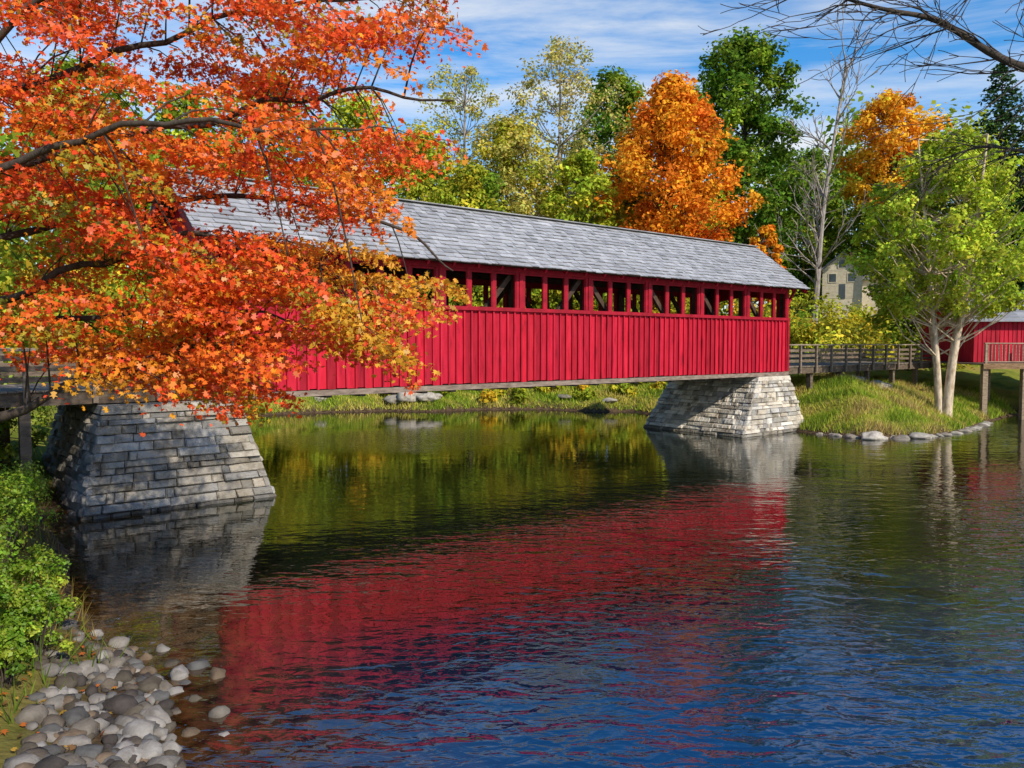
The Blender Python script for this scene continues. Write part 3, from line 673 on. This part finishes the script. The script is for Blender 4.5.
# ---------------------------------------------------------------- the big foreground maple
e=empty('red_maple_tree',(0,0,0)); mb=MB(); r=random.Random(9)
TX,TY=-9.6,11.2; tb=float(height(TX,TY))
trunk=catmull([(TX-.1,TY,tb-.4),(TX,TY,3.5),(TX+.25,TY+.1,6),(TX+.2,TY+.2,9),(TX+.6,TY+.2,13)],5)
mb.tube(trunk,[.42*(1-.75*i/len(trunk)) for i in range(len(trunk))],12)
limbdef=[
 [(TX,TY,3.0),(-7.4,10.6,3.15),(-6.6,10.5,3.3),(-5.95,10.5,3.68),(-5.0,10.7,3.85),(-3.8,11.0,4.15)],
 [(TX,TY,4.2),(-6.9,11.0,4.9),(-4.9,11.3,5.7),(-3.2,11.6,5.5),(-1.9,12,4.8)],
 [(TX+.1,TY,5.6),(-6.5,11,6.7),(-4.2,11.2,7.3),(-2.4,11.2,7.7),(-0.8,11.1,7.45)],
 [(TX+.1,TY,6.8),(-6.3,12,8.3),(-3.8,12.4,9.2),(-1.0,12.6,9.7)],
 [(TX+.1,TY,4.9),(-6.6,12,6.1),(-4.4,12.9,6.5),(-2.0,13.4,6.2),(-1.0,13.6,5.4)],
 [(TX+.2,TY,7.6),(-7.3,10,9.6),(-4.9,9.4,11),(-2.6,9,11.6)],
 [(TX+.1,TY,4.0),(-7.4,12.4,4.5),(-5.4,13.3,4.8),(-3.2,13.8,4.4)],
 [(TX+.2,TY,8.6),(-7.8,12.6,11),(-5.5,13.4,12.6),(-3,13.6,13.2)],
 [(TX+.2,TY,9.5),(-8.9,11.5,12.5),(-8,12,14.5)],
 [(TX+.1,TY,5.2),(-7.2,9.8,5.7),(-5.2,9.3,6.5),(-3.4,9.2,6.7),(-1.8,9.4,6.6)],
 [(TX+.1,TY,6.0),(-7.2,10.4,7.6),(-5.0,10.0,8.6),(-2.5,10.0,8.6)],
]
limbs=[]
for li,ld in enumerate(limbdef):
    pts=catmull(ld,7); pts=[p+Vector((0,noise.noise(p*1.3)*.15,noise.noise(p*1.3+Vector((7,7,7)))*.2)) for p in pts]
    n=len(pts); limbs.append(pts); k=.085 if li==0 else .055
    mb.tube(pts,[k*(1-i/n)**.9+.011 for i in range(n)],7)
LP=[(p,i/len(l)) for l in limbs for i,p in enumerate(l) if i>3]
LPn=np.array([tuple(p) for p,_ in LP])
poly=[(-90,-330),(440,-330),(445,-60),(440,10),(455,60),(470,95),(430,130),(395,165),(400,200),(385,235),(405,262),(445,285),(420,305),(385,318),(385,355),(350,372),(330,352),(285,352),(235,396),(200,400),(160,375),(110,388),(60,378),(0,350),(-90,330)]
def inpoly(x,y,pl):
    c=False; n=len(pl)
    for i in range(n):
        ax,ay=pl[i]; bx,by=pl[(i+1)%n]
        if (ay>y)!=(by>y) and x<(bx-ax)*(y-ay)/(by-ay)+ax: c=not c
    return c
RED=np.array((0.90,0.085,0.022)); ORG=np.array((0.95,0.22,0.02)); AMB=np.array((0.92,0.40,0.025)); OLV=np.array((0.48,0.38,0.03)); GRN=np.array((0.22,0.30,0.025))
SP=[]
tries=0
while len(SP)<395 and tries<9000:
    tries+=1
    a=r.uniform(-90,500); bq=r.uniform(-330,405)
    if not inpoly(a,bq,poly): continue
    if bq<-30 and r.random()<.66: continue
    if 260<a<420 and 185<bq<245 and r.random()<.72: continue
    if a<170 and 225<bq<305 and r.random()<.5: continue
    if noise.noise(Vector((a*.013,bq*.022,1.7)))<-0.15: continue
    D=r.uniform(9.3,13.8)
    SP.append((a,bq,D))
while len(SP)<460:
    a=r.uniform(60,450); bq=r.uniform(195,400)
    if not inpoly(a,bq,poly): continue
    if noise.noise(Vector((a*.02,bq*.03,5.7)))<-0.1: continue
    SP.append((a,bq,r.uniform(9.6,13)))
Ps=[];Ns=[];Ss=[];Cs=[]
for (a,bq,D) in SP:
    x,z=px(a,bq,D); c=Vector((x,D,z))
    dd=np.linalg.norm(LPn-np.array(c),axis=1)+np.clip(LPn[:,0]-x+.3,0,9)*2.5
    j=int(np.argmin(dd)); q=LP[j][0]
    ax=(c-q); ax.z*=0.35; ax.x=abs(ax.x)+.3
    ax=(ax.normalized()*0.8+Vector((0.6,r.uniform(-.5,.5),-0.25))).normalized()
    Lh=r.uniform(.45,.8); tip=c+ax*Lh*.8
    dist=(c-q).length
    m1=q+(c-q)*.35+Vector((0,0,.10*dist)); m2_=q+(c-q)*.7+Vector((0,0,.08*dist))
    tw=[q,m1,m2_,c,c+ax*Lh*.4+Vector((0,0,-.02)),tip+Vector((0,0,-.08))]
    rr0=min(.008+.005*dist,.017); mb.tube(tw,[rr0,rr0*.8,rr0*.6,rr0*.45,.004,.002],4)
    n=int(r.uniform(140,230)); s=rng.uniform(-1,1,n); wv=rng.normal(size=n)*.34*(1-.45*np.abs(s))
    side=ax.cross(Vector((0,0,1))).normalized(); axn=np.array(ax); sn=np.array(side)
    p=np.array(c)+np.outer(s*Lh,axn)+np.outer(wv,sn)+np.outer(rng.normal(size=n)*.06-0.12*s*s-0.3*wv*wv,[0,0,1])
    Ps.append(p); Ns.append(rng.normal(size=(n,3))*0.7+np.array([0.25,-0.5,0.7])); Ss.append(rng.uniform(.045,.095,n))
    for k in range(4):
        s0=r.uniform(-.6,.6); pp=c+ax*Lh*s0; qq=pp+ax*.2+side*r.choice([-1,1])*r.uniform(.2,.4)+Vector((0,0,-.06)); mb.tube([pp,qq],[.004,.002],3)
    h=noise.noise(Vector((x*.7,D*.5,z*.8)))
    tr=0.44+h*1.0-0.14*(x+4)/4+0.05*(z-6)
    if tr>.5: base_=RED*.7+ORG*.3
    elif tr>.15: base_=RED*.22+ORG*.78
    elif tr>-.15: base_=ORG*.65+AMB*.35
    else: base_=AMB*.75+OLV*.25
    if x>-2.4 and z<5.3 and r.random()<.5: base_=AMB*.6+OLV*.4
    if bq<20 and r.random()<.35: base_=AMB*.7+OLV*.3
    if a<130 and 180<bq<340 and r.random()<.5: base_=GRN*.6+OLV*.4
    if r.random()<.06: base_=OLV
    col=base_[None]*np.ones((n,1))
    al=rng.random(n)<.12; col[al]=(AMB*rng.uniform(.8,1.1)); al=rng.random(n)<.10; col[al]=RED
    col=col*rng.uniform(.6,1.12,(n,1)); Cs.append(col)
P=np.vstack(Ps)
np_mesh('foliage',leaf_polys(P,np.vstack(Ns),np.concatenate(Ss),MAPLE,0.45),10,np.vstack(Cs),M_leaf,e)
mb.obj('trunk_and_limbs',M_bark,e,True)

# ---------------------------------------------------------------- rocks
import bmesh
def rocks(name,items,seed,pal=((.3,.3,.3),),sub=2):
    r=random.Random(seed); VV=[];FF=[];CC=[]
    bm=bmesh.new(); bmesh.ops.create_icosphere(bm,subdivisions=sub,radius=1); base=[v.co.copy() for v in bm.verts]; fs=[[v.index for v in f.verts] for f in bm.faces]; bm.free()
    for (x,y,z,s,fl) in items:
        off=Vector((r.uniform(0,99),r.uniform(0,99),r.uniform(0,99))); sc=(s*r.uniform(.8,1.4),s*r.uniform(.7,1.1),s*fl); ra=r.uniform(0,6.28); i0=len(VV)
        k0=r.uniform(.8,1.15); c=tuple(q*k0 for q in r.choice(pal))
        for v in base:
            k=1+.45*noise.noise(v*1.2+off)+.16*noise.noise(v*3+off)
            q=Vector((v.x*k*sc[0],v.y*k*sc[1],v.z*k*sc[2])); q=Vector((q.x*math.cos(ra)-q.y*math.sin(ra),q.x*math.sin(ra)+q.y*math.cos(ra),q.z))
            VV.append((x+q.x,y+q.y,z+q.z)); CC.append(c)
        FF+=[[a+i0 for a in f] for f in fs]
    m_=MB(); m_.v=VV; m_.f=FF; m_.c=CC; return m_.obj(name,M_rock,smooth=True)
STN=[(.10,.085,.065),(.15,.125,.10),(.19,.17,.145),(.24,.225,.21),(.31,.295,.28),(.065,.055,.05),(.17,.125,.085),(.12,.12,.12)]
it=[]; r=random.Random(31); t=0
while len(it)<620 and t<30000:
    t+=1; x=r.uniform(-7.6,-2.2); y=r.uniform(5.8,12.0); d=float(sdist(x,y))
    lim=1.25 if y<9.6 else .45
    if d<-0.7 or d>lim: continue
    if d<-0.05 and r.random()<.75: continue
    if r.random()>math.exp(-max(y-9.8,0)*1.2): continue
    s=r.choice([.03,.045,.06,.07,.09,.11,.14]) * r.uniform(.8,1.15)
    it.append((x,y,max(float(height(x,y)),-.06)+s*.25,s,r.uniform(.5,.8)))
rocks('river_rocks',it,2,STN)
it=[]
for (x,y,s) in ((-6.4,50.9,.9),(-5.4,50.7,.6),(-7.4,51.0,.6),(-4.9,51.2,.4),(3.4,51.8,.4),(6.2,50.6,.4),(-12,50,.4)): it.append((x,y,float(height(x,y))+s*.15,s,.5))
for i in range(80):
    k=r.random(); x=(14.2+k*11)
    for y in np.arange(33,46,.15):
        if float(sdist(x,y))>-0.1: break
    s=r.choice([.1,.14,.2,.28]); it.append((x,y+r.uniform(-.1,.4),.0,s,.4))
for (x,y,s) in ((16.0,35.4,.6),(17.2,35.3,.5),(15.2,35.9,.4),(18.2,35.7,.45),(19.5,42.5,.9),(18.4,43.0,.6)): it.append((x,y,float(height(x,y))+.06,s,.4))
rocks('shore_boulders',it,6,[(.28,.25,.21),(.4,.37,.32),(.5,.47,.42)],3)

# ---------------------------------------------------------------- grass
def grass(name,pts_fn,n,hmin,hmax,w,pal,seed):
    q=[pts_fn() for _ in range(int(n*1.6))]; q=np.array(q); d=sdist(q[:,0],q[:,1]); q=q[d>0.12][:n]; m_=len(q)
    z=height(q[:,0],q[:,1])
    pt=np.sin(q[:,0]*1.3+np.sin(q[:,1]*1.1)*2)*np.sin(q[:,1]*1.7+q[:,0]*.4)
    hh=rng.uniform(hmin,hmax,m_)*(0.6+0.9*np.abs(pt))
    a=rng.uniform(0,6.28,m_); l=rng.normal(size=(m_,2))*.45*hh[:,None]
    b0=np.stack([q[:,0]-np.cos(a)*w,q[:,1]-np.sin(a)*w,z-.05],1); b1=np.stack([q[:,0]+np.cos(a)*w,q[:,1]+np.sin(a)*w,z-.05],1)
    tp=np.stack([q[:,0]+l[:,0],q[:,1]+l[:,1],z+hh],1)
    pi_=np.clip(((pt+1)/2*len(pal)+rng.normal(size=m_)*1.0).astype(int),0,len(pal)-1)
    C=np.array(pal)[pi_]*rng.uniform(.7,1.3,(m_,1)); np_mesh(name,np.stack([b0,b1,tp],1),3,C,M_grass)
GP=[(.22,.32,.03),(.30,.40,.04),(.40,.44,.05),(.50,.46,.07),(.55,.46,.12)]
r=random.Random(77)
def far():
    x=r.uniform(-17,12); return (x,r.uniform(46,56))
grass('far_bank_grass',far,26000,.08,.34,.045,GP,1)
def mound(): return (r.uniform(11.5,30),r.uniform(35,50))
grass('mound_grass',mound,42000,.06,.34,.025,GP+[(.45,.33,.12)],2)
def left(): return (r.uniform(-16,-5.0),r.uniform(5,24))
grass('left_bank_grass',left,11000,.1,.4,.012,[(.10,.17,.02),(.16,.22,.03),(.2,.15,.04)],3)
q=np.stack([rng.uniform(-9,-3,1500),rng.uniform(5.5,13,1500)],1); d=sdist(q[:,0],q[:,1]); q=q[(d>.1)&(d<4)]
P=np.column_stack([q,height(q[:,0],q[:,1])+.05]); n=len(P)
np_mesh('fallen_leaves',leaf_polys(P,rng.normal(size=(n,3))*.3+[0,0,1],rng.uniform(.05,.09,n),MAPLE,.4),10,np.array([(.55,.15,.03),(.5,.3,.05),(.25,.13,.05)])[rng.integers(3,size=n)],M_leaf)

# ---------------------------------------------------------------- foreground shrubs
def shrub(x,y,hgt,w,seed,pal,size=.055,n=36,per=105):
    r=random.Random(seed); zb=float(height(x,y)); e=empty('shrub',(x,y,zb)); mb=MB(); cen=[];rad=[]
    for i in range(n):
        a=r.uniform(0,6.28); t=r.random()**.7; q=w/2*r.random()**.5*(1-.4*t); c=(math.cos(a)*q,math.sin(a)*q,.12+hgt*t)
        cen.append(c); rad.append(w*.13*r.uniform(.5,1.3)); mb.tube([(c[0]*.1,c[1]*.1,-.1),(c[0]*.6,c[1]*.6,c[2]*.6),c],[.012,.008,.003],4)
    P,NN,S,C=leafcloud(np.array(cen),rad,per,size,pal,.8,.25)
    np_mesh('foliage',leaf_polys(P,NN,S,LEAF),4,C,M_leaf,e); mb.obj('stems',M_bark,e)
SG=[(.17,.30,.02),(.25,.38,.03),(.13,.24,.02),(.36,.42,.04)]
for i,(x,y,h_,w_) in enumerate([(-7.0,9.9,1.5,1.7),(-7.4,11.2,1.7,1.7),(-8.3,12.6,1.5,1.9),(-6.2,8.9,1.2,1.3),(-5.6,7.7,.8,1.0),(-8.9,14.2,1.3,1.8),(-7.9,10.2,1.9,2),(-9.6,13.4,1.9,2.2),(-6.3,10.3,.8,1.1),(-5.7,9.4,.7,.9),(-6.1,8.2,.9,1.2),(-5.5,8.5,.5,.7)]):
    shrub(x,y,h_,w_,50+i,SG)
for i,(x,y,h_,w_) in enumerate([(-13.5,20.5,1.6,2.6),(-15,22,2.2,3),(-12.8,17.2,1.3,2.4),(-14.5,18.4,1.6,2.6),(-17,24,2.5,3.5),(-15,27,2.4,3.2)]):
    shrub(x,y,h_,w_,80+i,G_MID,.12,34,85)

# ---------------------------------------------------------------- light, sky, camera
EL=math.radians(38); sxy=Vector((0.62,-0.78)).normalized()
sun_dir=Vector((sxy.x*math.cos(EL),sxy.y*math.cos(EL),math.sin(EL)))
sl=bpy.data.lights.new('sun','SUN'); sl.energy=5.0; sl.angle=math.radians(.5); sl.color=(1,.92,.79)
so=bpy.data.objects.new('sun',sl); so.rotation_euler=(-sun_dir).to_track_quat('-Z','Y').to_euler(); so.location=(10,-20,40); COL.objects.link(so)
w=bpy.data.worlds.new('World'); scene.world=w; w.use_nodes=True; nt=w.node_tree; nt.nodes.clear()
out=N(nt,'ShaderNodeOutputWorld'); bg=N(nt,'ShaderNodeBackground'); sky=N(nt,'ShaderNodeTexSky'); sky.sky_type='NISHITA'; sky.sun_disc=False
sky.sun_elevation=EL; sky.sun_rotation=math.atan2(sun_dir.x,sun_dir.y); sky.air_density=1.0; sky.dust_density=.4; sky.ozone_density=3
bg.inputs['Strength'].default_value=0.13
hs=N(nt,'ShaderNodeHueSaturation'); hs.inputs['Saturation'].default_value=1.38; hs.inputs['Value'].default_value=1.5; nt.links.new(sky.outputs['Color'],hs.inputs['Color'])
tc=N(nt,'ShaderNodeTexCoord'); mp=N(nt,'ShaderNodeMapping'); mp.inputs['Scale'].default_value=(1.0,1.3,6.5); mp.inputs['Rotation'].default_value=(0.1,0.35,0.2)
nt.links.new(tc.outputs['Generated'],mp.inputs['Vector'])
cn=N(nt,'ShaderNodeTexNoise'); cn.inputs['Scale'].default_value=1.5; cn.inputs['Detail'].default_value=8; cn.inputs['Roughness'].default_value=.62; cn.inputs['Distortion'].default_value=.8
nt.links.new(mp.outputs['Vector'],cn.inputs['Vector'])
cr=ramp(nt,[(0.38,(0,0,0)),(0.64,(.92,.92,.92))]); nt.links.new(cn.outputs['Fac'],cr.inputs['Fac'])
sz=N(nt,'ShaderNodeSeparateXYZ'); nt.links.new(tc.outputs['Generated'],sz.inputs[0])
mz=N(nt,'ShaderNodeMapRange'); mz.inputs['From Min'].default_value=.36; mz.inputs['From Max'].default_value=.47; mz.inputs['To Min'].default_value=1; mz.inputs['To Max'].default_value=.04; nt.links.new(sz.outputs['Z'],mz.inputs['Value'])
mm=N(nt,'ShaderNodeMath',operation='MULTIPLY'); nt.links.new(cr.outputs['Color'],mm.inputs[0]); nt.links.new(mz.outputs['Result'],mm.inputs[1])
mx=N(nt,'ShaderNodeMix',data_type='RGBA'); nt.links.new(mm.outputs[0],mx.inputs['Factor']); nt.links.new(hs.outputs['Color'],mx.inputs['A']); mx.inputs['B'].default_value=(6.7,6.9,7.1,1)
nt.links.new(mx.outputs['Result'],bg.inputs['Color']); nt.links.new(bg.outputs[0],out.inputs['Surface'])
cam=bpy.data.cameras.new('camera'); co=bpy.data.objects.new('camera',cam); COL.objects.link(co)
cam.sensor_width=36; cam.lens=36*800/1024; cam.clip_end=4000; cam.clip_start=.1
co.location=(0,0,CAMH); co.rotation_euler=(math.radians(90)-math.atan(40/800),0,0)
scene.camera=co
scene.view_settings.view_transform='Standard'; scene.view_settings.look='None'; scene.view_settings.exposure=0
